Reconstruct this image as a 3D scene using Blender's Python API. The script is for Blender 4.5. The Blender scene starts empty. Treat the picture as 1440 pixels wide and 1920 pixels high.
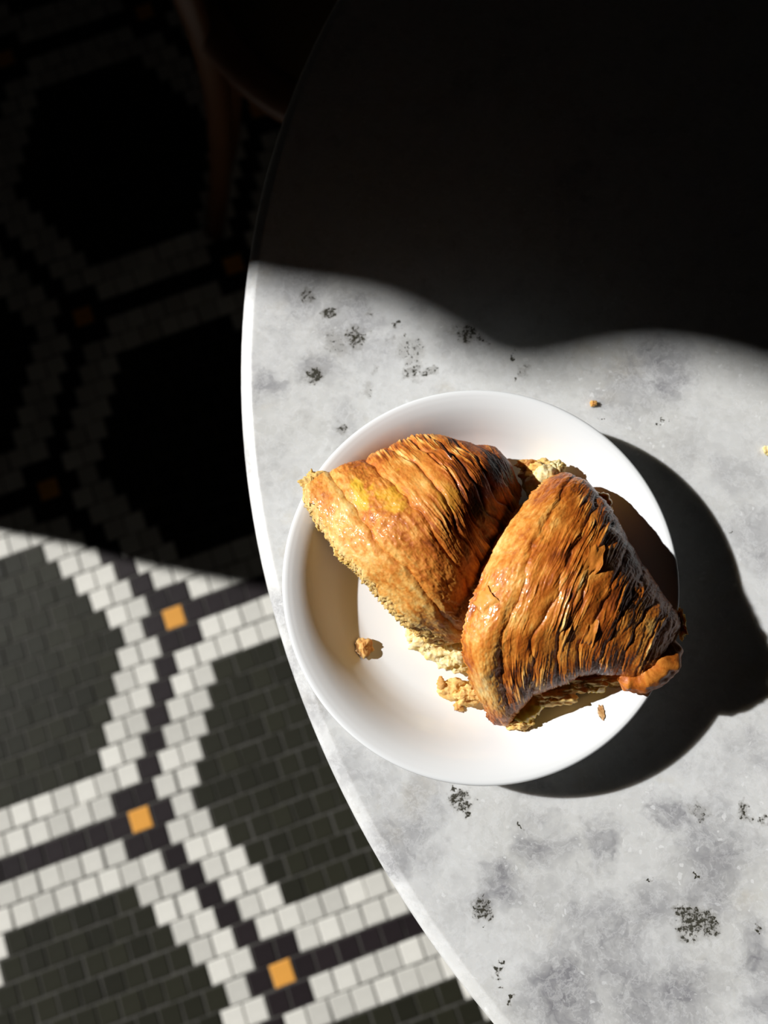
import bpy, bmesh, math, random
import numpy as np
from mathutils import Vector, Matrix

# ------------------------------------------------------------------ camera
scene = bpy.context.scene
col = scene.collection
FPX, CAMH = 1400.0, 1.04                      # focal length in px of the 1440x1920 frame, height over the floor
_t, _s = math.radians(-10.4), math.radians(2.0)
_Rx = np.array([[1, 0, 0], [0, math.cos(_t), -math.sin(_t)], [0, math.sin(_t), math.cos(_t)]])
_Ry = np.array([[math.cos(_s), 0, math.sin(_s)], [0, 1, 0], [-math.sin(_s), 0, math.cos(_s)]])
CM = _Rx @ _Ry
cam_d = bpy.data.cameras.new('camera'); cam = bpy.data.objects.new('camera', cam_d); col.objects.link(cam)
cam_d.sensor_fit = 'VERTICAL'; cam_d.sensor_height = 36.0; cam_d.sensor_width = 27.0
cam_d.lens = FPX / 1920.0 * 36.0
cam_d.clip_start = 0.01; cam_d.clip_end = 50
cam_d.dof.use_dof = True; cam_d.dof.focus_distance = 0.285; cam_d.dof.aperture_fstop = 7.0
_D = np.diag([1.0, -1.0, -1.0]); _R = _D @ CM.T @ _D
mw = Matrix([list(_R[i]) + [0] for i in range(3)] + [[0, 0, 0, 1]]); mw.translation = (0, 0, CAMH)
cam.matrix_world = mw
scene.camera = cam

# ------------------------------------------------------------------ light
SUN_AZ, SUN_EL = math.radians(-14.0), math.radians(33.5)     # heading of the light, height of the sun
sd = Vector((math.cos(SUN_AZ) * math.cos(SUN_EL), math.sin(SUN_AZ) * math.cos(SUN_EL), -math.sin(SUN_EL)))
sun_d = bpy.data.lights.new('sun', 'SUN'); sun_d.energy = 5.6; sun_d.angle = math.radians(0.9); sun_d.color = (1.0, 0.995, 0.98)
sun = bpy.data.objects.new('sun', sun_d); col.objects.link(sun); sun.location = (-3, .8, 3)
sun.rotation_euler = sd.to_track_quat('-Z', 'Y').to_euler()
world = bpy.data.worlds.new('world'); scene.world = world; world.use_nodes = True
bg = world.node_tree.nodes['Background']; bg.inputs[0].default_value = (1.0, .93, .88, 1); bg.inputs[1].default_value = 0.0018
scene.view_settings.view_transform = 'Standard'; scene.view_settings.look = 'None'
scene.view_settings.exposure = 0.0; scene.view_settings.gamma = 1.0; scene.view_settings.use_curve_mapping = False

# ------------------------------------------------------------------ helpers
rng = np.random.default_rng(7); random.seed(7)
def at(px, py, z):
    """point of the place seen at photo pixel (px, py) and standing at height z"""
    d = np.array([(px - 720) / FPX, (py - 960) / FPX, 1.0]) @ CM
    w = d[:2] / d[2] * (CAMH - z)
    return np.array([w[0], -w[1], z])
def tag(o, label=None, cat=None, group=None, kind=None):
    if label: o['label'] = label
    if cat: o['category'] = cat
    if group: o['group'] = group
    if kind: o['kind'] = kind
    return o
def empty(name, loc):
    o = bpy.data.objects.new(name, None); col.objects.link(o); o.location = loc; o.empty_display_size = .05
    return o
def origin(parent):
    v = Vector((0, 0, 0))
    while parent is not None: v += parent.location; parent = parent.parent
    return v
def mesh_obj(name, verts, faces, m, parent=None, smooth=True, loc=None):
    """verts in world space; the object is stored relative to its parent / loc"""
    o0 = np.array(origin(parent)) if parent is not None else np.zeros(3)
    base = o0 + (np.array(loc) - o0 if loc is not None else 0)
    verts = np.asarray(verts, float) - base
    me = bpy.data.meshes.new(name)
    if isinstance(faces, np.ndarray):
        n = len(faces); k = faces.shape[1]
        me.vertices.add(len(verts)); me.vertices.foreach_set('co', verts.astype(np.float32).ravel())
        me.loops.add(n * k); me.loops.foreach_set('vertex_index', faces.astype(np.int32).ravel())
        me.polygons.add(n); me.polygons.foreach_set('loop_start', np.arange(0, n * k, k, dtype=np.int32))
        me.polygons.foreach_set('loop_total', np.full(n, k, np.int32))
        me.update(calc_edges=True); me.validate()
    else:
        me.from_pydata([tuple(v) for v in verts], [], faces); me.update()
    if smooth: me.polygons.foreach_set('use_smooth', np.ones(len(me.polygons), bool))
    if m: me.materials.append(m)
    o = bpy.data.objects.new(name, me); col.objects.link(o)
    if parent is not None: o.parent = parent
    o.location = tuple(base - o0)
    return o
def grid_faces(nu, nv, wrap_v=False, wrap_u=False):
    iu = np.arange(nu if wrap_u else nu - 1); iv = np.arange(nv if wrap_v else nv - 1)
    U, V = np.meshgrid(iu, iv, indexing='ij'); U2 = (U + 1) % nu; V2 = (V + 1) % nv
    return np.stack([U * nv + V, U2 * nv + V, U2 * nv + V2, U * nv + V2], -1).reshape(-1, 4)
def lathe(prof, c, n=128, closed=False):
    prof = np.array(prof, float); a = np.linspace(0, 2 * math.pi, n, endpoint=False)
    r = prof[:, 0][None]; v = np.stack([c[0] + r * np.cos(a)[:, None], c[1] + r * np.sin(a)[:, None], np.repeat(prof[:, 1][None] + c[2], n, 0)], -1)
    return v.reshape(-1, 3), grid_faces(n, len(prof), wrap_v=closed, wrap_u=True)
def catmull(P, t):
    """P (k, ...) control values, t in 0..k-1"""
    P = np.asarray(P, float); k = len(P); t = np.clip(np.asarray(t, float), 0, k - 1 - 1e-9); i = t.astype(int); f = t - i
    e = np.concatenate([2 * P[:1] - P[1:2], P, 2 * P[-1:] - P[-2:-1]])
    f = f.reshape(f.shape + (1,) * (P.ndim - 1))
    p0, p1, p2, p3 = e[i], e[i + 1], e[i + 2], e[i + 3]
    return .5 * (2 * p1 + (p2 - p0) * f + (2 * p0 - 5 * p1 + 4 * p2 - p3) * f ** 2 + (3 * p1 - p0 - 3 * p2 + p3) * f ** 3)
def smooth_poly(pts, n):
    return catmull(np.array(pts, float), np.linspace(0, len(pts) - 1, n))
def tube(path, rad, n=12, cap=True):
    path = np.asarray(path, float); k = len(path); rad = np.broadcast_to(np.asarray(rad, float), (k,))
    T = np.gradient(path, axis=0); T /= np.linalg.norm(T, axis=1)[:, None]
    up = np.array([0, 0, 1.]) if abs(T[0][2]) < .9 else np.array([1., 0, 0])
    vs = []
    N = np.cross(T[0], up); N /= np.linalg.norm(N)
    for i in range(k):
        N = N - T[i] * (N @ T[i]); N /= np.linalg.norm(N); B = np.cross(T[i], N)
        a = np.linspace(0, 2 * math.pi, n, endpoint=False)
        vs.append(path[i] + rad[i] * (np.cos(a)[:, None] * N + np.sin(a)[:, None] * B))
    v = np.concatenate(vs); f = [tuple(q) for q in grid_faces(k, n, wrap_v=True)]
    if cap: f += [tuple(range(n))[::-1], tuple(range((k - 1) * n, k * n))]
    return v, f
_perm = rng.permutation(512); _perm = np.concatenate([_perm, _perm, _perm]); _ga = rng.uniform(0, 2 * math.pi, 512)
def perlin(x, y, seed=0):
    x = np.asarray(x, float) + seed * 17.31; y = np.asarray(y, float) + seed * 9.77
    xi = np.floor(x).astype(int); yi = np.floor(y).astype(int); xf = x - xi; yf = y - yi
    def g(ix, iy, dx, dy):
        a = _ga[_perm[(_perm[ix & 511] + iy) & 511]]; return np.cos(a) * dx + np.sin(a) * dy
    u = xf ** 3 * (xf * (xf * 6 - 15) + 10); v = yf ** 3 * (yf * (yf * 6 - 15) + 10)
    a = g(xi, yi, xf, yf) * (1 - u) + g(xi + 1, yi, xf - 1, yf) * u
    b = g(xi, yi + 1, xf, yf - 1) * (1 - u) + g(xi + 1, yi + 1, xf - 1, yf - 1) * u
    return (a * (1 - v) + b * v) * 1.5
def fbm(x, y, seed=0, o=4):
    s = 0; a = 1.0; fq = 1.0
    for k in range(o): s = s + a * perlin(x * fq, y * fq, seed + k * 3); a *= .5; fq *= 2.03
    return s
def sstep(a, b, x):
    t = np.clip((x - a) / (b - a), 0, 1); return t * t * (3 - 2 * t)

# ------------------------------------------------------------------ materials
def over_plate(v, gap=.0006):
    v = np.array(v, float); r_ = np.hypot(v[:, 0] - PC[0], v[:, 1] - PC[1])
    h_ = np.interp(r_, [q[0] for q in ip] + [.0775], [q[1] for q in ip] + [.0242]) + PZ + gap
    v[:, 2] = np.maximum(v[:, 2], np.where(r_ < .0785, h_, v[:, 2])); return v
class NT:
    def __init__(self, name):
        self.m = bpy.data.materials.new(name); self.m.use_nodes = True; self.t = self.m.node_tree
        self.b = self.t.nodes['Principled BSDF']
    def n(self, kind, ins=None, **kw):
        nd = self.t.nodes.new('ShaderNode' + kind)
        for k, v in kw.items(): setattr(nd, k, v)
        for k, v in (ins or {}).items():
            if hasattr(v, 'is_linked') or isinstance(v, bpy.types.NodeSocket): self.t.links.new(v, nd.inputs[k])
            else: nd.inputs[k].default_value = v
        return nd
    def math(self, op, a, b=0.0, clamp=False):
        return self.n('Math', {0: a, 1: b}, operation=op, use_clamp=clamp).outputs[0]
    def mix(self, f, a, b, blend='MIX'):
        nd = self.t.nodes.new('ShaderNodeMix'); nd.data_type = 'RGBA'; nd.blend_type = blend
        for i, v in ((0, f), (6, a), (7, b)):
            if isinstance(v, bpy.types.NodeSocket): self.t.links.new(v, nd.inputs[i])
            else: nd.inputs[i].default_value = (tuple(v) + (1,)) if isinstance(v, tuple) and len(v) == 3 else v
        return nd.outputs[2]
    def noise(self, vec, scale, detail=4, rough=.55, dist=0.0):
        return self.n('TexNoise', {'Vector': vec, 'Scale': scale, 'Detail': detail, 'Roughness': rough, 'Distortion': dist}).outputs[0]
    def ramp(self, f, stops):
        nd = self.n('ValToRGB', {0: f}); e = nd.color_ramp.elements
        while len(e) < len(stops): e.new(.5)
        for q, (p, c) in zip(e, stops): q.position = p; q.color = tuple(c) + (1,)
        return nd.outputs[0]
    def rng(self, v, a, b, c=0.0, d=1.0, smooth=True):
        return self.n('MapRange', {0: v, 1: a, 2: b, 3: c, 4: d}, interpolation_type='SMOOTHSTEP' if smooth else 'LINEAR').outputs[0]
    def set(self, **kw):
        for k, v in kw.items():
            k = k.replace('_', ' ')
            if isinstance(v, bpy.types.NodeSocket): self.t.links.new(v, self.b.inputs[k])
            else: self.b.inputs[k].default_value = (tuple(v) + (1,)) if isinstance(v, tuple) and len(v) == 3 and k != 'Subsurface Radius' else v
        return self
    def bump(self, h, dist, strength=1.0):
        nd = self.n('Bump', {'Height': h, 'Distance': dist, 'Strength': strength}); self.t.links.new(nd.outputs[0], self.b.inputs['Normal'])
def simple(name, c, rough=.5, var=.12, scale=60, bump=0.0, **kw):
    q = NT(name); tc = q.n('TexCoord').outputs['Object']; nz = q.noise(tc, scale, 5)
    q.set(Base_Color=q.mix(nz, tuple(x * (1 - var) for x in c), tuple(min(1, x * (1 + var)) for x in c)), Roughness=rough, **kw)
    if bump: q.bump(nz, bump)
    return q.m

# ================================================================== SETTING: mosaic floor
PITCH, ROT = 0.0300, math.radians(19.81)
GO = np.array([-0.3288, 0.0430])
ca, sa = math.cos(ROT), math.sin(ROT)
def g2w(gx, gy): return np.array([GO[0] + PITCH * (ca * gx - sa * gy), GO[1] + PITCH * (sa * gx + ca * gy)])
def tile_kind(gx, r):
    """hexagon mosaic in running bond: gx along the row (half steps), r the row; outer corner tiles are amber"""
    best = 'green_tile'
    # bring near the origin of the lattice (12, 8), (0, 16)
    m = round(gx / 12.0); cand = []
    for i in (m - 1, m, m + 1):
        x = gx - 12 * i; y = r - 8 * i; y -= 16 * round(y / 16.0)
        for dy in (-16, 0, 16): cand.append((x, y + dy))
    white = False; dark = False
    for x, y in cand:
        # node A at (0,0), node B at (8,0); edges: A->B along the row, A -> (-4, +-8)
        for nx in (0, 8):
            dx = abs(x - nx); dy = abs(y)
            if dx < .1 and dy == 0: return 'amber_tile'
            if (dy == 0 and dx < 1.1) or (dy == 1 and dx < .6): dark = True
        if y == 0 and 0 <= x <= 8: dark = True
        if 1 <= abs(y) <= 2 and 0.4 <= x <= 7.6: white = True
        if abs(y) <= 8:
            e = -abs(y) / 2.0
            if abs(x - e) < .1: dark = True
            elif abs(x - e) < 2.1: white = True
            if y == 0 and (-2.1 < x < 0): white = True
    if dark: return 'black_tile'
    return 'white_tile' if white else 'green_tile'
def tile_mat(name, c, rough, use_island, var):
    q = NT(name); tc = q.n('TexCoord').outputs['Object']
    if use_island: rnd = q.n('NewGeometry').outputs['Random Per Island']
    else: rnd = q.n('ObjectInfo').outputs['Random']
    nz = q.noise(tc, 90, 4)
    f = q.math('ADD', q.math('MULTIPLY', rnd, .7), q.math('MULTIPLY', nz, .4))
    q.set(Base_Color=q.mix(f, tuple(x * (1 - var) for x in c), tuple(x * (1 + var * .5) for x in c)), Roughness=rough, Specular_IOR_Level=.2)
    q.bump(q.noise(tc, 45, 3), .0006)
    return q.m
TC = {'white_tile': ((.70, .68, .62), .45, .28), 'green_tile': ((.0175, .0172, .0095), .6, .4), 'black_tile': ((.017, .012, .0135), .55, .3), 'amber_tile': ((.78, .36, .07), .4, .15)}
TM = {k: (tile_mat(k, c, r, False, v), tile_mat(k + '_far', c, r, True, v)) for k, (c, r, v) in TC.items()}
grout_m = simple('floor_grout', (.070, .066, .058), .9, .3, 200)
E_ = 2.4
fl = mesh_obj('floor', [(-E_, -E_, -.02), (E_, -E_, -.02), (E_, E_, -.02), (-E_, E_, -.02), (-E_, -E_, -.0012), (E_, -E_, -.0012), (E_, E_, -.0012), (-E_, E_, -.0012)],
              [(3, 2, 1, 0), (4, 5, 6, 7), (0, 1, 5, 4), (1, 2, 6, 5), (2, 3, 7, 6), (3, 0, 4, 7)], grout_m, smooth=False)
tag(fl, 'hexagon mosaic floor of small white, dark green and black tiles', kind='structure')
def tile_geo(h=.0284, ch=.0012, zt=0.0, zb=-.004):
    a = h / 2; b = a - ch
    v = [(-a, -a, zb), (a, -a, zb), (a, a, zb), (-a, a, zb), (-a, -a, zt - ch), (a, -a, zt - ch), (a, a, zt - ch), (-a, a, zt - ch), (-b, -b, zt), (b, -b, zt), (b, b, zt), (-b, b, zt)]
    f = [(8, 9, 10, 11)] + [(i, (i + 1) % 4, 4 + (i + 1) % 4, 4 + i) for i in range(4)] + [(4 + i, 4 + (i + 1) % 4, 8 + (i + 1) % 4, 8 + i) for i in range(4)]
    return np.array(v), f
tv, tf = tile_geo()
tile_me = {}
for k in TM:
    me = bpy.data.meshes.new(k); me.from_pydata([tuple(v) for v in tv], [], tf); me.materials.append(TM[k][0]); me.update(); tile_me[k] = me
TABLE_C, TABLE_R, TABLE_Z = (.3407, .1375), .4180, .7227
def proj(p):
    c = CM @ np.array([p[0], -p[1], CAMH - p[2]]); return 720 + FPX * c[0] / c[2], 960 + FPX * c[1] / c[2]
def cam_sees_floor(w):
    px, py = proj((w[0], w[1], 0))
    if not (-25 < px < 1465 and -25 < py < 1945): return False
    k = (CAMH - TABLE_Z) / CAMH; q = (w[0] * k - TABLE_C[0], w[1] * k - TABLE_C[1])
    return math.hypot(*q) > TABLE_R - .004
near = {k: [] for k in TM}; far = {k: [] for k in TM}
for r in range(-80, 84):
    for c in range(-84, 90):
        gx = c + (0.5 if r % 2 else 0.0)
        w = g2w(gx, r)
        if not (-1.34 < w[0] < 1.5 and -1.3 < w[1] < 1.9): continue
        k = tile_kind(gx, r)
        (near if cam_sees_floor(w) else far)[k].append(w)
for k in near:
    if len(near[k]) > 300:
        near[k].sort(key=lambda w: -proj((w[0], w[1], 0))[1]); far[k] += near[k][300:]; near[k] = near[k][:300]
    for w in near[k]:
        o = bpy.data.objects.new(k, tile_me[k]); col.objects.link(o); o.parent = fl
        o.location = (w[0] + random.gauss(0, .0003), w[1] + random.gauss(0, .0003), random.gauss(0, .00022))
        o.rotation_euler = (random.gauss(0, .006), random.gauss(0, .006), ROT + random.gauss(0, .012))
    if far[k]:
        W = np.array(far[k]); n = len(W); rz = ROT + rng.normal(0, .012, n)
        cz, sz = np.cos(rz)[:, None], np.sin(rz)[:, None]
        V = np.stack([W[:, :1] + tv[None, :, 0] * cz - tv[None, :, 1] * sz, W[:, 1:] + tv[None, :, 0] * sz + tv[None, :, 1] * cz, np.repeat(tv[None, :, 2], n, 0) + rng.normal(0, .0002, n)[:, None]], -1).reshape(-1, 3)
        F = (np.array(tf)[None] + (np.arange(n) * len(tv))[:, None, None]).reshape(-1, 4)
        o = mesh_obj(k + '_field', V, F, TM[k][1], fl, smooth=False); o['kind'] = 'stuff'

# ================================================================== window wall and curtain that cut the sunlight (out of frame); the cloth is added for its shadow
plaster = simple('wall_plaster', (.55, .50, .44), .85, .08, 8)
frame_m = simple('window_wood', (.10, .055, .03), .5, .2, 30)
def boxes(bs):
    v = []; f = []
    for (x0, x1, y0, y1, z0, z1) in bs:
        k = len(v); v += [(x0, y0, z0), (x1, y0, z0), (x1, y1, z0), (x0, y1, z0), (x0, y0, z1), (x1, y0, z1), (x1, y1, z1), (x0, y1, z1)]
        f += [tuple(k + i for i in q) for q in ((3, 2, 1, 0), (4, 5, 6, 7), (0, 1, 5, 4), (1, 2, 6, 5), (2, 3, 7, 6), (3, 0, 4, 7))]
    return v, f
WX = -1.36
v, f = boxes([(WX - .15, WX, -2.4, -1.3, 0, 2.9), (WX - .15, WX, 1.5, 4.2, 0, 2.9), (WX - .15, WX, -1.3, 1.5, 2.65, 2.9)])
wl = mesh_obj('wall_left', v, f, plaster, smooth=False); tag(wl, 'plaster wall with a wide open window to the left of the table', kind='structure')
v, f = boxes([(WX - .1, WX - .04, -1.3, -1.24, 0, 2.65), (WX - .1, WX - .04, 1.44, 1.5, 0, 2.65), (WX - .1, WX - .04, -1.24, 1.44, 2.59, 2.65)])
wf = mesh_obj('window_1', v, f, frame_m, smooth=False); tag(wf, 'dark wooden frame of the window left of the table', kind='structure')
CP = [(0.02, .328), (.30, .329), (.45, .331), (.52, .337), (.60, .335), (.69, .341), (.85, .368), (1.05, .410), (1.25, .443), (1.42, .458), (1.52, .4610), (1.545, .4620), (1.565, .4650), (1.575, .4640), (1.585, .457), (1.597, .446), (1.608, .4425), (1.619, .446), (1.630, .455), (1.648, .4670), (1.664, .4720), (1.676, .471), (1.690, .4665), (1.72, .464), (1.85, .474), (2.2, .49), (2.58, .50)]  # edge outline of the added unseen cloth, shaped to cast the big shadow
cz_ = np.array([p[0] for p in CP]); cy_ = np.array([p[1] for p in CP])
nz_, ny_ = 240, 160
zz = np.linspace(.02, 2.58, nz_); ye = np.interp(zz, cz_, cy_)
ye = np.convolve(np.pad(ye, 1, mode='edge'), [.25, .5, .25], 'valid')
tt = np.linspace(0, 1, ny_)
Y = ye[:, None] + (1.46 - ye)[:, None] * tt[None]
X = -1.25 + .028 * np.sin(tt * 55)[None] * sstep(0, .06, tt)[None] + 0 * Y
front = np.stack([X, Y, np.repeat(zz[:, None], ny_, 1)], -1).reshape(-1, 3); back = front + np.array([-.004, 0, 0])
fg = grid_faces(nz_, ny_)
rim_i = np.concatenate([np.arange(ny_), np.arange(1, nz_) * ny_ + ny_ - 1, (nz_ - 1) * ny_ + np.arange(ny_ - 2, -1, -1), np.arange(nz_ - 2, 0, -1) * ny_])
rn = len(front); rj = np.roll(rim_i, -1)
fr = np.stack([rim_i, rj, rj + rn, rim_i + rn], -1)
cur_root = empty('blocker', (-1.25, .9, 0))
mesh_obj('cloth', np.concatenate([front, back]), np.concatenate([fg, fg[:, ::-1] + rn, fr]), simple('blocker_cloth', (.06, .05, .045), .95, .2, 200), cur_root)
v, f = tube(np.array([[-1.25, -1.3, 2.60], [-1.25, 1.5, 2.60]]), .012, 12); mesh_obj('blocker_rod', v, f, frame_m, cur_root)
tag(cur_root, 'dark heavy curtain added out of frame, its edge shaped to cast the large shadow', 'blocker')

# ================================================================== marble table
def marble():
    q = NT('marble'); tc = q.n('TexCoord').outputs['Object']
    w1 = q.n('TexNoise', {'Vector': tc, 'Scale': 55.0, 'Detail': 4.0, 'Roughness': .6}).outputs[1]
    off = q.n('VectorMath', {0: w1, 1: (.5, .5, .5)}, operation='SUBTRACT').outputs[0]
    def warp(amount):
        s = q.n('VectorMath', {0: off}, operation='SCALE'); s.inputs['Scale'].default_value = amount
        return q.n('VectorMath', {0: tc, 1: s.outputs[0]}, operation='ADD').outputs[0]
    wa = warp(.035); wb = warp(.012)
    w2 = q.n('VectorMath', {0: q.n('TexNoise', {'Vector': tc, 'Scale': 240.0, 'Detail': 3.0, 'Roughness': .6}).outputs[1], 1: (.5, .5, .5)}, operation='SUBTRACT').outputs[0]
    s2 = q.n('VectorMath', {0: w2}, operation='SCALE'); s2.inputs['Scale'].default_value = .011
    ws = q.n('VectorMath', {0: wb, 1: s2.outputs[0]}, operation='ADD').outputs[0]
    def blobs(lst, vec, soft):
        acc = None
        for (px, py, r, s) in lst:
            p = at(px, py, TABLE_Z); rr = r * .000227 * (1.1 if soft < .5 else 1.0)
            d = q.n('VectorMath', {0: vec, 1: (p[0] - TABLE_C[0], p[1] - TABLE_C[1], TABLE_Z)}, operation='DISTANCE').outputs['Value']
            m = q.rng(d, rr * (1 + soft), rr * (1 - soft) if soft < 1 else 0.0, 0.0, s)
            acc = m if acc is None else q.math('MAXIMUM', acc, m)
        return acc
    clouds = [(650,600,55,.75),(590,690,36,.7),(500,715,34,.75),(700,650,50,.4),(1220,690,70,.75),(1170,735,45,.5),(860,640,50,.4),(650,805,40,.4),(560,540,60,.5),
              (1420,1010,45,.6),(1390,890,40,.35),(1290,860,45,.25),(760,1560,55,.6),(700,1470,50,.4),(640,1440,45,.45),(1030,1590,38,.85),(1115,1580,28,.7),(935,1660,42,.85),
              (1330,1590,60,.8),(1325,1680,48,.7),(1220,1715,55,.6),(1160,1780,75,.8),(1060,1850,65,.9),(1200,1850,65,.75),(1290,1860,55,.8),(1425,1790,42,.85),(1260,1530,36,.85),
              (520,1150,40,.5),(545,1250,38,.5),(580,1330,38,.5),(745,1610,38,.6),(1090,1740,45,.7),(1430,1890,35,.6),(1000,1690,40,.3),(800,1500,45,.5)]
    cl = blobs(clouds, wa, .75)
    n1 = q.noise(tc, 26, 6, .62, .3); n2 = q.noise(wa, 70, 5, .6)
    broad = q.rng(n1, .50, .76, 0, .55)
    c = q.math('MAXIMUM', q.math('MULTIPLY', cl, q.rng(n2, .28, .62, .45, 1.1)), q.math('MULTIPLY', broad, q.rng(n2, .3, .7, .3, 1.0)))
    base = q.mix(q.rng(q.noise(tc, 15, 3), .4, .7), (.71, .71, .70), (.66, .655, .63))
    base = q.mix(q.math('MULTIPLY', q.rng(q.noise(tc, 38, 5, .6), .56, .74), .5), base, (.62, .57, .47))
    col_ = q.mix(q.math('MINIMUM', c, 1.0), base, (.215, .210, .228))
    # crystalline grain
    vo = q.n('TexVoronoi', {'Vector': wb, 'Scale': 330.0, 'Randomness': 1.0})
    g = q.n('SeparateColor', {0: vo.outputs['Color']}).outputs[0]
    g2 = q.n('SeparateColor', {0: q.n('TexVoronoi', {'Vector': wa, 'Scale': 150.0}).outputs['Color']}).outputs[1]
    col_ = q.mix(q.math('MULTIPLY', g, .14), col_, (.92, .92, .92))
    col_ = q.mix(q.math('MULTIPLY', q.rng(g2, .3, 1.0), .10), col_, (.50, .495, .49))
    g3 = q.n('SeparateColor', {0: q.n('TexVoronoi', {'Vector': wb, 'Scale': 800.0}).outputs['Color']}).outputs[2]
    vein = q.n('Math', {0: q.math('SUBTRACT', q.noise(wb, 110, 7, .68), .5)}, operation='ABSOLUTE').outputs[0]
    col_ = q.mix(q.rng(vein, .035, .0, 0, .30), col_, (.82, .82, .82))
    col_ = q.mix(q.math('MULTIPLY', q.rng(q.noise(tc, 75, 6, .7), .52, .72), .22), col_, (.40, .385, .375))
    col_ = q.mix(q.math('MULTIPLY', q.rng(g3, .975, .985, 0, .4), q.rng(q.noise(tc, 30, 2), .45, .65)), col_, (.98, .98, .98))
    col_ = q.mix(q.math('MULTIPLY', q.rng(q.noise(tc, 240, 3), .55, .75), .22), col_, (.42, .41, .40))
    # dark specks
    specks = [(615,590,13,.8),(575,553,14,.7),(622,587,8,1),(668,628,20,.8),(590,705,19,.9),(630,645,22,.55),(640,805,15,.7),(655,808,8,.8),(741,609,8,.9),(772,655,26,.6),(776,690,14,.7),(801,695,13,.7),
              (872,627,20,.85),(900,640,12,.7),(735,640,10,.5),(760,625,8,.7),(693,590,8,.6),(965,665,6,1),(986,690,14,.6),(968,705,5,1),(996,690,4,1),(690,730,12,.5),(780,715,12,.5),(700,700,8,.5),
              (862,1497,15,.85),(870,1515,12,.8),(879,1531,7,1),(910,1705,20,.8),(906,1690,10,.8),(910,1750,4,1),(1300,1732,26,.85),(1320,1740,20,.8),(1280,1716,13,.9),(1397,1517,12,.75),(1398,1533,12,.75),(1425,1538,8,.8),
              (1316,1522,18,.6),(929,1817,9,.9),(945,1798,4,1),(934,1842,4,1),(961,1879,6,1),(1428,1748,7,1),(992,1550,4,1),(1302,1640,3.5,1),(1325,1691,3.5,1),(1095,764,4,1),(1238,790,3,1),(1250,792,3,1),
              (813,1646,4,1),(1219,1646,3,1),(850,1475,4,1),(826,1471,3,1),(1370,995,3,1),(1130,783,3,.9),(1190,802,3,.9)]
    sp = blobs(specks, ws, .48)
    dots = q.n('TexVoronoi', {'Vector': wb, 'Scale': 620.0}).outputs['Distance']
    hf = q.noise(tc, 900, 3, .6)
    k = q.math('ADD', sp, q.math('MULTIPLY', q.math('SUBTRACT', q.noise(tc, 620, 4, .7), .5), 2.1))
    stain = q.rng(sp, .05, .9, 0, .38)
    col_ = q.mix(stain, col_, (.16, .14, .105))
    col_ = q.mix(q.rng(k, .66, .90, 0, .92), col_, (.030, .027, .012))
    ro = q.rng(g, .0, 1.0, .26, .5, False)
    q.set(Base_Color=col_, Roughness=ro, Specular_IOR_Level=.35, Subsurface_Weight=.75, Subsurface_Scale=.0035, Subsurface_Radius=(1.0, .93, .85))
    q.bump(q.math('ADD', g, q.math('MULTIPLY', q.rng(k, .62, .85), -3.0)), .00006, .8)
    return q.m
marble_m = marble()
iron = simple('cast_iron', (.02, .02, .02), .45, .2, 40, .0005)
tb = empty('marble_table', (TABLE_C[0], TABLE_C[1], 0))
tag(tb, 'round white and grey marble table carrying the plate of croissants', 'table')
er = .0065
prof = [(0, TABLE_Z)] + [(r, TABLE_Z) for r in (.1, .2, .3, .38, .40, TABLE_R - .0068, TABLE_R - .0062)]
prof += [(TABLE_R - .0057, TABLE_Z - .0002), (TABLE_R - .0052, TABLE_Z - .0004), (TABLE_R - .0035, TABLE_Z - .0012), (TABLE_R - .0018, TABLE_Z - .0022), (TABLE_R - .0007, TABLE_Z - .0036), (TABLE_R - .0001, TABLE_Z - .0062)]
prof += [(TABLE_R, TABLE_Z - .010)]
for k in range(1, 7):
    a = -math.pi / 2 * k / 6; prof.append((TABLE_R - .005 + .005 * math.cos(a), TABLE_Z - .019 + .005 * math.sin(a)))
prof += [(TABLE_R - .02, TABLE_Z - .024), (0, TABLE_Z - .024)]
v, f = lathe([(max(r, 1e-5), z) for r, z in prof], (TABLE_C[0], TABLE_C[1], 0), 256)
mesh_obj('tabletop', v, f, marble_m, tb)
v, f = lathe([(1e-5, .024), (.19, .020), (.205, .010), (.205, 0), (1e-5, 0)][::-1], (TABLE_C[0], TABLE_C[1], .0004), 64); mesh_obj('base', v, f, iron, tb)
v, f = lathe([(1e-5, .018), (.07, .020), (.045, .045), (.032, .10), (.030, .35), (.036, .36), (.030, .37), (.030, .62), (.05, .66), (.10, .682), (.10, TABLE_Z - .024), (1e-5, TABLE_Z - .024)], (TABLE_C[0], TABLE_C[1], 0), 48); mesh_obj('column', v, f, iron, tb)

# ================================================================== plate
PC = np.array([.0269, .02715]); PZ = TABLE_Z; FLOOR_Z = PZ + .0072
def porcelain():
    q = NT('white_porcelain'); tc = q.n('TexCoord').outputs['Object']
    q.set(Base_Color=q.mix(q.noise(tc, 20, 3), (.87, .88, .88), (.885, .895, .895)), Roughness=.16, Specular_IOR_Level=.5, Coat_Weight=.3, Coat_Roughness=.08)
    q.bump(q.noise(tc, 35, 2), .0003, .3)
    return q.m
plate_m = porcelain()
ip = [(1e-5, .0072), (.030, .0072), (.046, .0074), (.0515, .0082), (.0560, .0104), (.0600, .0138), (.0635, .0172), (.0668, .0200), (.0700, .0221), (.0730, .0234), (.0752, .0240)]
lip = [(.0764, .02415), (.0772, .0239), (.0775, .0233), (.0773, .0226)]
op = [(.0758, .0212), (.0725, .0190), (.0690, .0160), (.0650, .0122), (.0610, .0085), (.0565, .0052), (.0520, .0035), (.0480, .0028), (.0468, .0006), (.0455, .0001), (.0440, .0001), (.0428, .0008), (.0418, .0026), (.030, .0030), (1e-5, .0030)]
def refine(p, n): return [tuple(x) for x in smooth_poly(p, n)]
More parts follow.
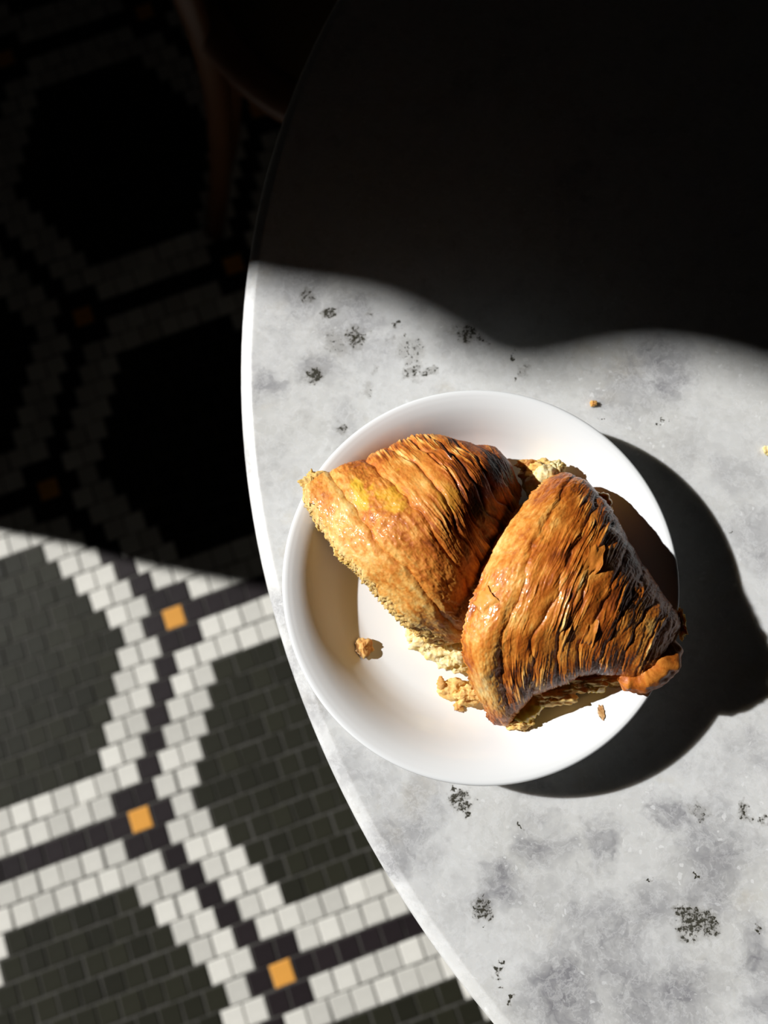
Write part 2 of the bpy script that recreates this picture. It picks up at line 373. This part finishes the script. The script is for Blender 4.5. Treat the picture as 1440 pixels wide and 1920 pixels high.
v, f = lathe(refine(ip, 60) + lip + refine(op, 50), (PC[0], PC[1], PZ + .0001), 192)
pl_root = mesh_obj('plate', v, f[:, ::-1], plate_m, loc=(PC[0], PC[1], PZ))
tag(pl_root, 'shallow white porcelain plate holding the two croissant halves on the marble', 'plate')

# ================================================================== croissant halves
def crust_mat(name, gloss, coat):
    q = NT(name); tc = q.n('TexCoord').outputs['Object']
    a = q.n('Attribute', attribute_name='bake').outputs['Color']
    n1 = q.noise(tc, 420, 5, .65); n2 = q.noise(tc, 1500, 3, .6)
    c = q.mix(q.rng(n1, .35, .75, 0, .45), a, (.82, .62, .42), 'MULTIPLY')
    q.set(Base_Color=c, Roughness=q.rng(n1, .3, .7, gloss, gloss + .25, False), Specular_IOR_Level=.27, Subsurface_Weight=.12, Subsurface_Scale=.0015, Subsurface_Radius=(1.0, .5, .2), Coat_Weight=coat, Coat_Roughness=.13)
    q.bump(q.math('ADD', n1, q.math('MULTIPLY', n2, .5)), .00028, .6)
    return q.m
def crumb_mat(name, c0, c1, c2):
    q = NT(name); tc = q.n('TexCoord').outputs['Object']
    n1 = q.noise(tc, 420, 6, .65); n2 = q.noise(tc, 130, 3)
    c = q.mix(q.rng(n1, .35, .65), c0, c1); c = q.mix(q.rng(n2, .52, .68, 0, .7), c, c2)
    q.set(Base_Color=c, Roughness=.7, Subsurface_Weight=.4, Subsurface_Scale=.0025, Subsurface_Radius=(1.0, .7, .3))
    q.bump(n1, .0006, .7)
    return q.m
crumb_m = crumb_mat('pastry_crumb', (.72, .40, .105), (.88, .58, .22), (.80, .47, .10))
cream_m = crumb_mat('pale_crumb', (.82, .60, .24), (.93, .80, .48), (.88, .66, .22))
flake_m = crumb_mat('pastry_flake', (.58, .25, .05), (.80, .47, .16), (.42, .15, .03))
def custard():
    q = NT('yellow_custard'); tc = q.n('TexCoord').outputs['Object']; nz = q.noise(tc, 160, 4)
    q.set(Base_Color=q.mix(nz, (.62, .33, .02), (.86, .60, .07)), Roughness=.28, Subsurface_Weight=.5, Subsurface_Scale=.003, Subsurface_Radius=(1, .6, .12), Coat_Weight=.3)
    q.bump(nz, .0008, .5)
    return q.m
custard_m = custard()
PAL = np.array([(.025, .008, .003), (.085, .020, .004), (.24, .052, .007), (.49, .132, .015), (.70, .265, .042), (.84, .47, .125), (.90, .66, .28)])
def palette(t):
    t = np.clip(t, 0, 1) * (len(PAL) - 1); i = np.minimum(t.astype(int), len(PAL) - 2); fr_ = (t - i)[..., None]
    return PAL[i] * (1 - fr_) + PAL[i + 1] * fr_

def croissant(name, label, rings, bounds, seed, style, mat):
    """rings: list of (u, [7 control points in world space from one foot over the crest to the other foot])"""
    us = np.array([r[0] for r in rings]); G = np.array([r[1] for r in rings])           # (K,7,3)
    NU, NV, NB = 400, 520, 10
    U = np.linspace(0, 1, NU)
    tk = np.interp(U, us, np.arange(len(us)))
    Gu = catmull(G, tk)                                                                  # (NU,7,3)
    sv = np.linspace(0, G.shape[1] - 1, NV)
    S = np.transpose(catmull(np.transpose(Gu, (1, 0, 2)), sv), (1, 0, 2))               # (NU,NV,3)
    # arc length coordinates in mm
    dv = np.linalg.norm(np.diff(S, axis=1), axis=2); L = np.concatenate([np.zeros((NU, 1)), np.cumsum(dv, 1)], 1)
    Vm = (L - L[:, -1:] / 2) * 1000.0
    du = np.linalg.norm(np.diff(S[:, NV // 2], axis=0), axis=1); Um1 = np.concatenate([[0], np.cumsum(du)]) * 1000.0
    Um = np.repeat(Um1[:, None], NV, 1); LU = Um1[-1]
    V01 = np.repeat(np.linspace(0, 1, NV)[None], NU, 0); U01 = np.repeat(U[:, None], NV, 1)
    Nn = np.cross(np.gradient(S, axis=0), np.gradient(S, axis=1)); Nn /= np.linalg.norm(Nn, axis=2)[..., None] + 1e-12
    if Nn[NU // 2, NV // 2, 2] < 0: Nn = -Nn
    # wrap layers (each one sits lower than the one nearer the cut)
    uw = U01 + .035 * fbm(Vm / 28, Um / 60, seed, 3) + .012 * perlin(Vm / 6, Um / 9, seed + 5)
    disp = np.zeros_like(U01); wl_ = np.zeros_like(U01); wid = np.zeros_like(U01)
    for k in range(len(bounds) - 1):
        a, b = bounds[k], bounds[k + 1]; m = (uw >= a) & (uw < b); w = (uw - a) / (b - a)
        disp[m] = ((1 - np.exp(-w / .10)) * (1 - np.clip((w - .80) / .20, 0, 1) ** 2 * .75))[m]
        wl_[m] = w[m]; wid[m] = k
    amp = np.interp(U, [0, .12, .5, 1], [.6, 1.0, 1.1, .7])[:, None] * style['wrap']
    ends = sstep(0, .06, V01) * sstep(1, .94, V01)
    d = disp * amp
    # lamination: thin sheets running round the roll
    zone = np.interp(U, *style['zone'])[:, None]
    zn = zone * np.clip(.55 + 1.0 * fbm(Vm / 22, Um / 9, seed + 11, 3), 0, 1.3)
    warpf = .75 * fbm(Vm / 26, Um / 7, seed + 21, 3) + .10 * perlin(Vm / 4.0, Um / 2.5, seed + 31)
    ph = Um / style['lam'] + warpf
    saw = ph - np.floor(ph); sheet = np.floor(ph)
    edge = np.where(saw < .80, saw / .80, (1 - saw) / .20)
    rndsheet = perlin(sheet * 3.7, Vm / 12, seed + 41)
    ph2 = Um / (style['lam'] * .42) + 1.6 * warpf + .5 * fbm(Vm / 14, Um / 4, seed + 25, 2)
    saw2 = ph2 - np.floor(ph2); edge2 = np.where(saw2 < .75, saw2 / .75, (1 - saw2) / .25); rnd2 = perlin(np.floor(ph2) * 2.9, Vm / 8, seed + 43)
    ph3 = Um / (style['lam'] * .2) + 2.6 * warpf + .6 * fbm(Vm / 8, Um / 2, seed + 27, 2); lam3 = 1 - np.abs(2 * (ph3 - np.floor(ph3)) - 1)
    lam = edge * (.60 + .8 * rndsheet) * zn; lam2 = edge2 * (.7 + .9 * rnd2) * zn
    d = d + .55 * lam + .34 * lam2 + .10 * lam3 * zn
    # blisters and wrinkles on the smooth sheets, fine flaking
    sm = np.clip(1.15 - zone, .2, 1)
    wr = 1 - np.abs(fbm(Vm / 7.0, Um / 5.0, seed + 51, 3)) * 2.2
    bl = np.maximum(0, fbm(Vm / 2.6, Um / 2.4, seed + 61, 3))
    d = d + sm * (.24 * wr + .13 * bl) * (.55 + .45 * sstep(.12, .2, U01)) + .07 * fbm(Vm / 1.1, Um / .9, seed + 71, 3) + .55 * fbm(Vm / 14, Um / 12, seed + 81, 2)
    P = S + Nn * (d * ends * .001)[..., None]
    # ragged cut edge
    rag = (.0012 * fbm(Vm[0] / 4.0, Vm[0] * 0, seed + 91, 4) + .0006 * perlin(Vm[0] / .9, Vm[0] * 0, seed + 93))
    axis = S[1] - S[0]; axis /= np.linalg.norm(axis, axis=1)[:, None] + 1e-12
    P = P + (np.exp(-Um / 2.5)[..., None] * (axis * rag[:, None])[None])
    rr_ = np.hypot(P[..., 0] - PC[0], P[..., 1] - PC[1]); hp = np.interp(rr_, [q[0] for q in ip] + [.0775, .0776], [q[1] for q in ip] + [.0241, 0.0]) + PZ + .0009
    P[..., 2] = np.maximum(P[..., 2], np.where(rr_ < .0776, hp, PZ + .026))
    # baking colour: how brown the crust is, plus the shade painted in by tone2
    tone = style['tone'](U01, V01)
    tone = tone + .16 * fbm(Vm / 15, Um / 10, seed + 101, 3) + .10 * fbm(Vm / 5, Um / 2.0, seed + 103, 3)
    tone = tone + zn * (.20 * rndsheet + .34 * rnd2 + .10 * (edge - .5) + .12 * (edge2 - .5) + .05 * (lam3 - .5))
    tone = tone - .12 * np.exp(-wl_ / .05) - .07 * sstep(.86, 1, wl_) + .05 * (wl_ > .1) * np.cos(wid * 2.4)
    tone = tone + sm * (.14 * (bl > .25) * perlin(Vm / 3, Um / 3, seed + 113) + .07 * fbm(Vm / 1.6, Um / 1.3, seed + 117, 3))
    tone = tone + .22 * np.exp(-Um / 1.3) * style['rimpale']
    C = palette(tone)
    for (su_, sv_, ru_, rv_, cc, am) in style.get('smears', []):
        w_ = am * sstep(.25, .75, np.exp(-((U01 - su_) / ru_) ** 2 - ((V01 - sv_) / rv_) ** 2) + .35 * fbm(Vm / 4, Um / 4, seed + 151, 3))[..., None]
        C = C * (1 - w_) + np.array(cc) * w_
    root_loc = np.array([P[:, :, 0].mean(), P[:, :, 1].mean(), FLOOR_Z])
    root = empty(name, tuple(root_loc)); tag(root, label, 'croissant', 'torn croissant halves on the plate')
    # close underneath
    q = np.linspace(0, 1, NB + 2)[1:-1]
    bot = P[:, -1][:, None] * (1 - q)[None, :, None] + P[:, 0][:, None] * q[None, :, None]
    A = np.concatenate([P, bot], 1); n2 = NV + NB
    CC = np.concatenate([C, np.repeat(palette(np.full((NU, 1), .5)), NB, 1)], 1)
    ft = grid_faces(NU, n2, wrap_v=True)
    capc = A[-1].mean(0); nvv = NU * n2
    verts = np.concatenate([A.reshape(-1, 3), capc[None]])
    i0 = (NU - 1) * n2 + np.arange(n2); i1 = (NU - 1) * n2 + (np.arange(n2) + 1) % n2
    ft = np.concatenate([ft, np.stack([i0, np.full(n2, nvv), np.full(n2, nvv), i1], -1)])
    tri = ft[-n2:][:, [0, 1, 3]]; quads = [ft[:-n2]]
    o = mesh_obj('crust', verts, ft[:-n2][:, ::-1] if style.get('flip') else ft[:-n2], mat, root)
    me = o.data
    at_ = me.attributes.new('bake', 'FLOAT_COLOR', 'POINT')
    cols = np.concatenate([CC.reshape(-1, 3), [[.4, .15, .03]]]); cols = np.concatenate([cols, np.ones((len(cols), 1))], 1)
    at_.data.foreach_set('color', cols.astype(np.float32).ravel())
    # torn face: pale open crumb bulging out of the cut
    ringv = np.concatenate([P[1], bot[1]]); k = len(ringv); st = 2; ringv = ringv[::st]; k = len(ringv)
    cen = ringv.mean(0); out = -(S[6, NV // 2] - S[0, NV // 2]); out[2] = 0; out = out / np.linalg.norm(out); zlo, zhi = ringv[:, 2].min(), ringv[:, 2].max()
    RR = 70; rv = []
    for i in range(RR):
        fr_ = i / (RR - 1); s = 1 - fr_
        base = cen + (ringv - cen) * (s * .985)
        ang = np.arange(k) / k * 2 * math.pi
        xx = np.cos(ang) * s * 12; yy = np.sin(ang) * s * 12
        nz = fbm(xx * 1.3, yy * 1.3, seed + 131, 5)
        bulge = style['bulge'] * (1 - (1 - min(1, fr_ * 6)) ** 2) * np.ones(k) + .0014 * nz * min(1, .30 + fr_ * 6) + style['base_out'] * (1 - (base[:, 2] - zlo) / (zhi - zlo)) * min(1, fr_ * 9)
        rv.append(base + out[None] * bulge[:, None] + np.array([0, 0, 1.0])[None] * (.0006 * fbm(xx * 3, yy * 3, seed + 141, 3))[:, None])
    rv = np.concatenate(rv)
    mesh_obj('crumb', over_plate(rv), grid_faces(RR, k, wrap_v=True), crumb_m, root)
    # loose flakes lifting off the crust
    def flake(u, v, lu, lv, rot, lift, m=flake_m, nm='flake'):
        iu = int(u * (NU - 1)); iv = int(v * (NV - 1)); p0 = P[iu, iv]; n0 = Nn[iu, iv]
        e1 = S[min(iu + 3, NU - 1), iv] - S[max(iu - 3, 0), iv]; e1 -= n0 * (e1 @ n0); e1 /= np.linalg.norm(e1); e2 = np.cross(n0, e1)
        c_, s_ = math.cos(rot), math.sin(rot); a1 = e1 * c_ + e2 * s_; a2 = -e1 * s_ + e2 * c_
        n = 14; g = np.linspace(-1, 1, n); X_, Y_ = np.meshgrid(g, g, indexing='ij')
        sd_ = random.uniform(0, 90)
        jag = 1 + .22 * fbm(X_ * 1.4 + sd_, Y_ * 1.4, seed, 3)
        zz_ = .0007 + lift * (.5 + .5 * X_) ** 2 - .0008 * Y_ ** 2 * (lv / .005) + .0004 * fbm(X_ * 1.5 + sd_, Y_ * 1.5, seed + 3, 3)
        top = p0 + a1 * (X_ * jag * lu / 2)[..., None] + a2 * (Y_ * jag * lv / 2)[..., None] + n0 * zz_[..., None]
        rim = np.concatenate([np.arange(n), np.arange(1, n) * n + n - 1, (n - 1) * n + np.arange(n - 2, -1, -1), np.arange(n - 2, 0, -1) * n])
        tp = top.reshape(-1, 3); bt = tp - n0 * .00035; rj_ = np.roll(rim, -1)
        F = np.concatenate([grid_faces(n, n), grid_faces(n, n)[:, ::-1] + n * n, np.stack([rim, rim + n * n, rj_ + n * n, rj_], -1)])
        o_ = mesh_obj(nm, np.concatenate([tp, bt]), F, mat, root)
        ct = palette(np.array([tone[iu, iv] + .08]))[0]
        at2 = o_.data.attributes.new('bake', 'FLOAT_COLOR', 'POINT'); at2.data.foreach_set('color', np.tile(np.append(ct, 1).astype(np.float32), 2 * n * n))
    for fl_ in style['flakes']: flake(*fl_)
    return root, P

def ring(u, A, S1, C, S2, B, foot=.14, fz=None):
    A, S1, C, S2, B = [at(*p) for p in (A, S1, C, S2, B)]
    z0 = (FLOOR_Z + .0008) if fz is None else fz
    def ft(p, q):
        w = p + (q - p) * foot; w[2] = z0 if np.isscalar(z0) else z0[0]; return w
    a = ft(A, B); b = ft(B, A)
    if fz is not None: a[2] = fz[0]; b[2] = fz[1]
    return (u, [a, A, S1, C, S2, B, b])

Z = PZ
# left half: torn side towards the lower left, tip under the upper right
R1 = [ring(0.00, (572, 908, Z+.034), (622, 1008, Z+.043), (692, 1090, Z+.045), (775, 1168, Z+.039), (860, 1208, Z+.022), .10, (Z+.022, Z+.009)),
      ring(0.16, (628, 884, Z+.034), (676, 958, Z+.047), (738, 1042, Z+.052), (822, 1128, Z+.046), (880, 1186, Z+.024), .10, (Z+.016, Z+.009)),
      ring(0.34, (692, 863, Z+.031), (738, 915, Z+.048), (798, 985, Z+.055), (856, 1074, Z+.048), (912, 1146, Z+.026), .12, (Z+.012, Z+.009)),
      ring(0.52, (752, 834, Z+.029), (796, 872, Z+.046), (846, 932, Z+.054), (886, 1014, Z+.047), (936, 1086, Z+.026), .12),
      ring(0.68, (802, 822, Z+.027), (836, 850, Z+.042), (880, 898, Z+.050), (916, 965, Z+.044), (955, 1024, Z+.024), .14),
      ring(0.84, (866, 832, Z+.024), (890, 850, Z+.036), (918, 878, Z+.042), (943, 922, Z+.037), (966, 966, Z+.022), .16),
      ring(0.95, (925, 842, Z+.020), (936, 856, Z+.028), (948, 880, Z+.031), (959, 908, Z+.028), (970, 936, Z+.019), .2),
      ring(1.00, (950, 868, Z+.016), (955, 874, Z+.020), (960, 886, Z+.022), (966, 902, Z+.020), (974, 918, Z+.016), .2)]
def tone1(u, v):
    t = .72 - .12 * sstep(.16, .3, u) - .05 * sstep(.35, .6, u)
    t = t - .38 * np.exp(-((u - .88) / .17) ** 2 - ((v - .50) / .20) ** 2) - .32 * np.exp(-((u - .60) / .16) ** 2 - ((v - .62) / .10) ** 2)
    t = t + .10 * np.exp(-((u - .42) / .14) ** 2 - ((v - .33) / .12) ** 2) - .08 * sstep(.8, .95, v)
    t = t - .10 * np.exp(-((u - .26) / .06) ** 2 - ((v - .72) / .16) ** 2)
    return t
st1 = dict(wrap=1.3, zone=([0, .14, .17, .30, .40, .55, 1], [.10, .12, .12, .25, .8, 1.0, .9]), lam=2.3, tone=tone1, rimpale=1.0, smears=[(.20, .30, .05, .05, (.82, .50, .035), .8), (.30, .37, .05, .06, (.80, .46, .03), .6), (.50, .50, .06, .06, (.66, .34, .03), .5)], bulge=.0016, base_out=.008,
           flakes=[(.62, .35, .004, .014, -.2, .0005)])
# right half: torn side to the left against the other half, tip at the right
R2 = [ring(0.00, (1036, 892, Z+.026), (952, 978, Z+.041), (886, 1120, Z+.044), (868, 1232, Z+.039), (922, 1356, Z+.018), .10),
      ring(0.10, (1062, 890, Z+.028), (1002, 968, Z+.046), (932, 1110, Z+.050), (905, 1240, Z+.044), (946, 1356, Z+.018), .10),
      ring(0.20, (1086, 898, Z+.029), (1042, 968, Z+.047), (980, 1100, Z+.0525), (945, 1226, Z+.045), (965, 1336, Z+.022), .10),
      ring(0.36, (1122, 930, Z+.030), (1096, 988, Z+.047), (1044, 1098, Z+.0535), (1004, 1210, Z+.047), (1000, 1302, Z+.028), .12),
      ring(0.54, (1158, 985, Z+.030), (1142, 1030, Z+.046), (1102, 1116, Z+.052), (1068, 1205, Z+.046), (1058, 1276, Z+.031), .12),
      ring(0.70, (1197, 1050, Z+.030), (1182, 1083, Z+.043), (1154, 1143, Z+.0485), (1126, 1210, Z+.044), (1112, 1260, Z+.031), .12),
      ring(0.84, (1232, 1103, Z+.029), (1222, 1128, Z+.039), (1202, 1172, Z+.0435), (1180, 1222, Z+.040), (1166, 1266, Z+.030), .12, (Z+.022, Z+.020)),
      ring(0.94, (1260, 1140, Z+.028), (1255, 1158, Z+.034), (1244, 1188, Z+.037), (1228, 1232, Z+.035), (1216, 1268, Z+.029), .16, (Z+.026, Z+.024)),
      ring(1.00, (1276, 1162, Z+.0275), (1274, 1172, Z+.030), (1268, 1190, Z+.032), (1258, 1220, Z+.031), (1250, 1244, Z+.027), .2, (Z+.027, Z+.026))]
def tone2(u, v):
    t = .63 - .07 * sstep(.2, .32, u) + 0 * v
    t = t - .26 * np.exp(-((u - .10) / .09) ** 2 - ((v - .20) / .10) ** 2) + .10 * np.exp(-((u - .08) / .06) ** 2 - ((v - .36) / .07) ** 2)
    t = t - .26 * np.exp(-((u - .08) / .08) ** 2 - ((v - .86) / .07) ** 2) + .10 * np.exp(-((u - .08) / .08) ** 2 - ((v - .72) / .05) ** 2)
    t = t - .10 * sstep(.42, .22, v) * sstep(.2, .4, u) - .10 * np.exp(-((u - .7) / .15) ** 2) + .08 * np.exp(-((u - .45) / .12) ** 2 - ((v - .68) / .12) ** 2)  # first term paints shade on the flank turned from the sun
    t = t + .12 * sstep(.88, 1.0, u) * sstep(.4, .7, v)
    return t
st2 = dict(wrap=.75, zone=([0, .15, .20, .28, .5, .8, 1], [.08, .10, .5, 1.0, 1.0, .9, .4]), lam=2.2, tone=tone2, rimpale=.8, bulge=-.0045, base_out=.0,
           flakes=[(.48, .40, .0055, .015, .25, .0008), (.07, .52, .008, .009, .6, .0005), (.62, .62, .004, .012, .1, .0006), (.75, .35, .004, .010, .2, .0006)])
cr1, P1 = croissant('croissant_half', 'duller golden croissant half lying at the left over the plate rim', R1, [0, .145, .34, .47, .58, .69, .79, .89, 1.3], 3, st1, crust_mat('golden_crust', .42, .12))
cr2, P2 = croissant('croissant_half', 'glossier darker croissant half leaning at the right with its filling showing', R2, [0, .185, .36, .50, .62, .73, .83, .92, 1.3], 23, st2, crust_mat('glazed_crust', .30, .25))

# torn crumb, custard and loose bits
def lump(name, pos, size, m, parent=None, rough=.35, seed=1, n=40, loc=None, fq=1.6):
    th = np.linspace(0, math.pi, n); ph = np.linspace(0, 2 * math.pi, 2 * n, endpoint=False)
    T_, F_ = np.meshgrid(th, ph, indexing='ij'); dx, dy, dz = np.sin(T_) * np.cos(F_), np.sin(T_) * np.sin(F_), np.cos(T_)
    def n3(q, sd_): return (perlin(dx * q + 7.1, dy * q, sd_) + perlin(dy * q + 3.3, dz * q, sd_ + 3) + perlin(dz * q + 1.7, dx * q, sd_ + 5)) * .6
    r = 1 + rough * n3(fq, seed) + rough * .45 * n3(fq * 2.6, seed + 7) + rough * .22 * n3(fq * 6, seed + 9)
    v = np.stack([pos[0] + size[0] * r * dx, pos[1] + size[1] * r * dy, pos[2] + size[2] * r * dz], -1).reshape(-1, 3)
    return mesh_obj(name, over_plate(v) if np.hypot(pos[0] - PC[0], pos[1] - PC[1]) < .09 else v, grid_faces(n, 2 * n, wrap_v=True), m, parent, loc=loc)
def ribbon(name, pts, wid, m, parent, thick=.0012, seed=1):
    path = smooth_poly(pts, 24); v, f = tube(path, 1.0, 14)
    k = len(path); c = np.repeat(path, 14, 0); off = v - c
    w = smooth_poly([[x] for x in wid], k)[:, 0]; w = np.repeat(w, 14)
    s = (1 + .4 * perlin(np.arange(len(v)) * .37, np.arange(len(v)) // 14 * .4, seed))
    off = off * (w * s)[:, None]; off[:, 2] *= .55
    return mesh_obj(name, over_plate(c + off), f, m, parent)
# crumb spilling under the left half
for i, (px, py, z, sx) in enumerate([(800, 1200, .011, .006), (822, 1216, .011, .006), (846, 1228, .011, .006), (862, 1238, .010, .005), (780, 1188, .010, .004), (868, 1215, .016, .006)]):
    lump('torn_crumb', at(px, py, Z + z), (sx * 1.15, sx * .95, .0042), cream_m, cr1, .26, 11 + i, fq=1.9)
for i, (px, py, z, s3) in enumerate([(586, 918, .0325, (.0036, .0060, .0030)), (602, 962, .034, (.0030, .0060, .003)), (600, 896, .0325, (.0060, .0026, .0024)), (578, 905, .034, (.0036, .0020, .0012))]):
    lump('torn_crumb', at(px, py, Z + z), s3, crumb_m, cr1, .3, 31 + i, fq=2.1)
# between the halves at the top
lump('torn_crumb', at(1018, 903, Z + .018), (.0080, .0085, .009), cream_m, cr2, .18, 51)
lump('torn_crumb', at(1015, 885, Z + .018), (.009, .005, .007), crumb_m, cr2, .3, 53, fq=2.1)
lump('torn_crumb', at(1040, 882, Z + .020), (.004, .004, .004), cream_m, cr2, .3, 54, fq=2.1)
lump('torn_crumb', at(990, 872, Z + .020), (.0045, .0022, .002), flake_m, cr2, .4, 55)
# chunk sticking out at the lower left of the right half
lump('torn_crumb', at(852, 1292, Z + .011), (.0065, .0038, .0036), crumb_m, cr2, .3, 61, fq=1.9)
lump('torn_crumb', at(876, 1302, Z + .012), (.006, .004, .004), crumb_m, cr2, .4, 62)
ribbon('torn_crumb', [at(826, 1268, Z + .012), at(828, 1284, Z + .013), at(840, 1300, Z + .011)], [.0006, .0018, .0012], flake_m, cr2, seed=5)
# filling along the lower edge of the right half
ribbon('custard', [at(945, 1342, Z + .015), at(972, 1338, Z + .017), at(1000, 1322, Z + .019), at(1030, 1302, Z + .021)], [.0015, .0042, .0036, .0016], custard_m, cr2, seed=7)
ribbon('custard', [at(1060, 1290, Z + .022), at(1090, 1282, Z + .023), at(1114, 1284, Z + .022), at(1134, 1296, Z + .020)], [.0010, .0022, .0032, .0008], custard_m, cr2, seed=8)
ribbon('custard', [at(1092, 1285, Z + .022), at(1110, 1276, Z + .024), at(1134, 1268, Z + .024)], [.0014, .0022, .0010], custard_m, cr2, seed=9)
ribbon('custard', [at(1112, 925, Z + .028), at(1128, 938, Z + .028), at(1136, 960, Z + .026), at(1143, 982, Z + .024)], [.0012, .0030, .0026, .0012], custard_m, cr2, seed=10)
ribbon('custard', [at(1240, 1215, Z + .033), at(1250, 1236, Z + .031), at(1244, 1256, Z + .029)], [.0012, .0030, .0015], custard_m, cr2, seed=11)
lump('torn_crumb', at(970, 1352, Z + .014), (.0062, .0032, .005), crumb_m, cr2, .3, 71, fq=2.1)
lump('torn_crumb', at(1035, 1300, Z + .018), (.009, .0045, .006), crumb_m, cr2, .3, 72, fq=2.1)
lump('torn_crumb', at(1085, 1275, Z + .020), (.010, .004, .006), crumb_m, cr2, .45, 73, fq=2.1)
lump('torn_crumb', at(1160, 1272, Z + .019), (.006, .003, .004), crumb_m, cr2, .3, 75, fq=2.1)
lump('torn_crumb', at(1277, 1172, Z + .028), (.0018, .005, .002), flake_m, cr2, .5, 76, fq=2.1)
# yellow streak on the left half
lobe = smooth_poly([at(1158, 1268, Z + .029), at(1186, 1270, Z + .0285), at(1218, 1258, Z + .029), at(1240, 1228, Z + .030), at(1252, 1196, Z + .029)], 60)
lv_, lf_ = tube(lobe, 1.0, 40); cc_ = np.repeat(lobe, 40, 0); of_ = lv_ - cc_; kk = np.arange(len(lv_))
wd = np.interp(np.linspace(0, 1, 60), [0, .12, .4, .7, .92, 1], [.0015, .0045, .0068, .0075, .0062, .003]); nz1 = fbm(kk // 40 * .12, (kk % 40) * .15, 5, 4)
of_ = of_ * (np.repeat(wd, 40) * (1 + .16 * nz1))[:, None]; of_[:, 2] *= .62
lo = mesh_obj('folded_tip', over_plate(cc_ + of_), lf_, [c for c in cr2.children if c.name.startswith('crust')][0].data.materials[0], cr2)
tn = .52 + .14 * nz1 + .08 * fbm(kk // 40 * .5, (kk % 40) * .5, 9, 3); tc_ = np.concatenate([palette(tn), np.ones((len(kk), 1))], 1)
lo.data.attributes.new('bake', 'FLOAT_COLOR', 'POINT').data.foreach_set('color', tc_.astype(np.float32).ravel())
# crumbs
def loose(px, py, z, s, m, label, seed):
    p = at(px, py, z); o = lump('pastry_crumb', (p[0], p[1], z + s[2] * .75), s, m, None, .45, seed, 16, loc=(p[0], p[1], z)); tag(o, label, 'crumb', 'loose pastry crumbs')
FZ = PZ + .0073
loose(683, 1214, FZ, (.0034, .0036, .0026), flake_m, 'largest golden crumb lying alone on the plate', 81)
loose(1112, 757, PZ, (.0015, .0013, .0010), flake_m, 'tiny orange crumb on the marble above the plate', 82)
loose(1437, 845, PZ, (.0018, .0022, .0010), cream_m, 'pale yellow crumb at the right edge of the marble', 83)
loose(860, 1324, FZ + .0002, (.0022, .0020, .0012), flake_m, 'small golden crumb below the torn chunk of the right croissant half', 84)
loose(1112, 1330, FZ + .0012, (.0011, .0026, .0007), flake_m, 'yellow crumb in the croissant shadow near the lower right plate rim', 85)

# ================================================================== chair in the dark
wood = simple('chair_wood', (.10, .038, .012), .42, .3, 35)
cane = simple('chair_cane', (.12, .07, .02), .6, .3, 120)
SC = np.array([.005, .655]); SR = .205; SZ = .45
ch = empty('bentwood_chair', (SC[0], SC[1], 0)); tag(ch, 'dark brown bentwood chair standing in the shade behind the marble table', 'chair')
a = np.linspace(0, 2 * math.pi, 72, endpoint=False)
path = np.stack([SC[0] + SR * np.cos(a), SC[1] + SR * np.sin(a), np.full(72, SZ)], -1)
rv = []
for i in range(72):
    rad = np.array([math.cos(a[i]), math.sin(a[i]), 0]); b = np.linspace(0, 2 * math.pi, 12, endpoint=False)
    rv.append(path[i] + .019 * np.cos(b)[:, None] * rad + .016 * np.sin(b)[:, None] * np.array([0, 0, 1.]))
mesh_obj('seat_ring', np.concatenate(rv), grid_faces(72, 12, wrap_v=True, wrap_u=True), wood, ch)
v, f = lathe([(1e-5, .012), (.09, .010), (.188, .006), (.188, .001), (1e-5, .003)], (SC[0], SC[1], SZ), 64); mesh_obj('seat', v, f, cane, ch)
def leg(name, pts, r0, r1):
    p = smooth_poly(pts, 24); v, f = tube(p, np.linspace(r0, r1, 24), 14); return mesh_obj(name, v, f, wood, ch)
f0 = at(402, 436, .004); s0 = at(381, 70, SZ)
top0 = np.array([s0[0] - .05, s0[1] + .02, .90])
leg('leg', [f0, f0 * .5 + s0 * .5 + np.array([.012, 0, 0]), s0, top0 * .5 + s0 * .5 + np.array([.0, 0, 0]), top0], .014, .0135)
f1 = np.array([-.20, .90, .004]); s1 = np.array([-.165, .79, SZ]); top1 = np.array([-.215, .82, .90])
leg('leg', [f1, f1 * .5 + s1 * .5, s1, top1 * .5 + s1 * .5, top1], .014, .0135)
leg('leg', [np.array([.23, .90, .004]), np.array([.18, .82, .25]), np.array([.14, .77, SZ])], .012, .015)
leg('leg', [np.array([.23, .42, .004]), np.array([.17, .48, .25]), np.array([.14, .53, SZ])], .012, .015)
br0 = at(437, 100, .425); br1 = at(432, 260, .20); br2 = at(412, 350, .08)
p = smooth_poly([br0, br1, br2], 16); v, f = tube(p, .011, 12); mesh_obj('brace', v, f, wood, ch)
path = smooth_poly([top0, (top0 + np.array([SC[0] - .30, SC[1], .97])) / 2 + np.array([0, 0, .04]), np.array([SC[0] - .285, SC[1] + .02, 1.0]), (top1 + np.array([SC[0] - .30, SC[1], .97])) / 2 + np.array([0, 0, .04]), top1], 30)
v, f = tube(path, .0135, 14); mesh_obj('back_rail', v, f, wood, ch)
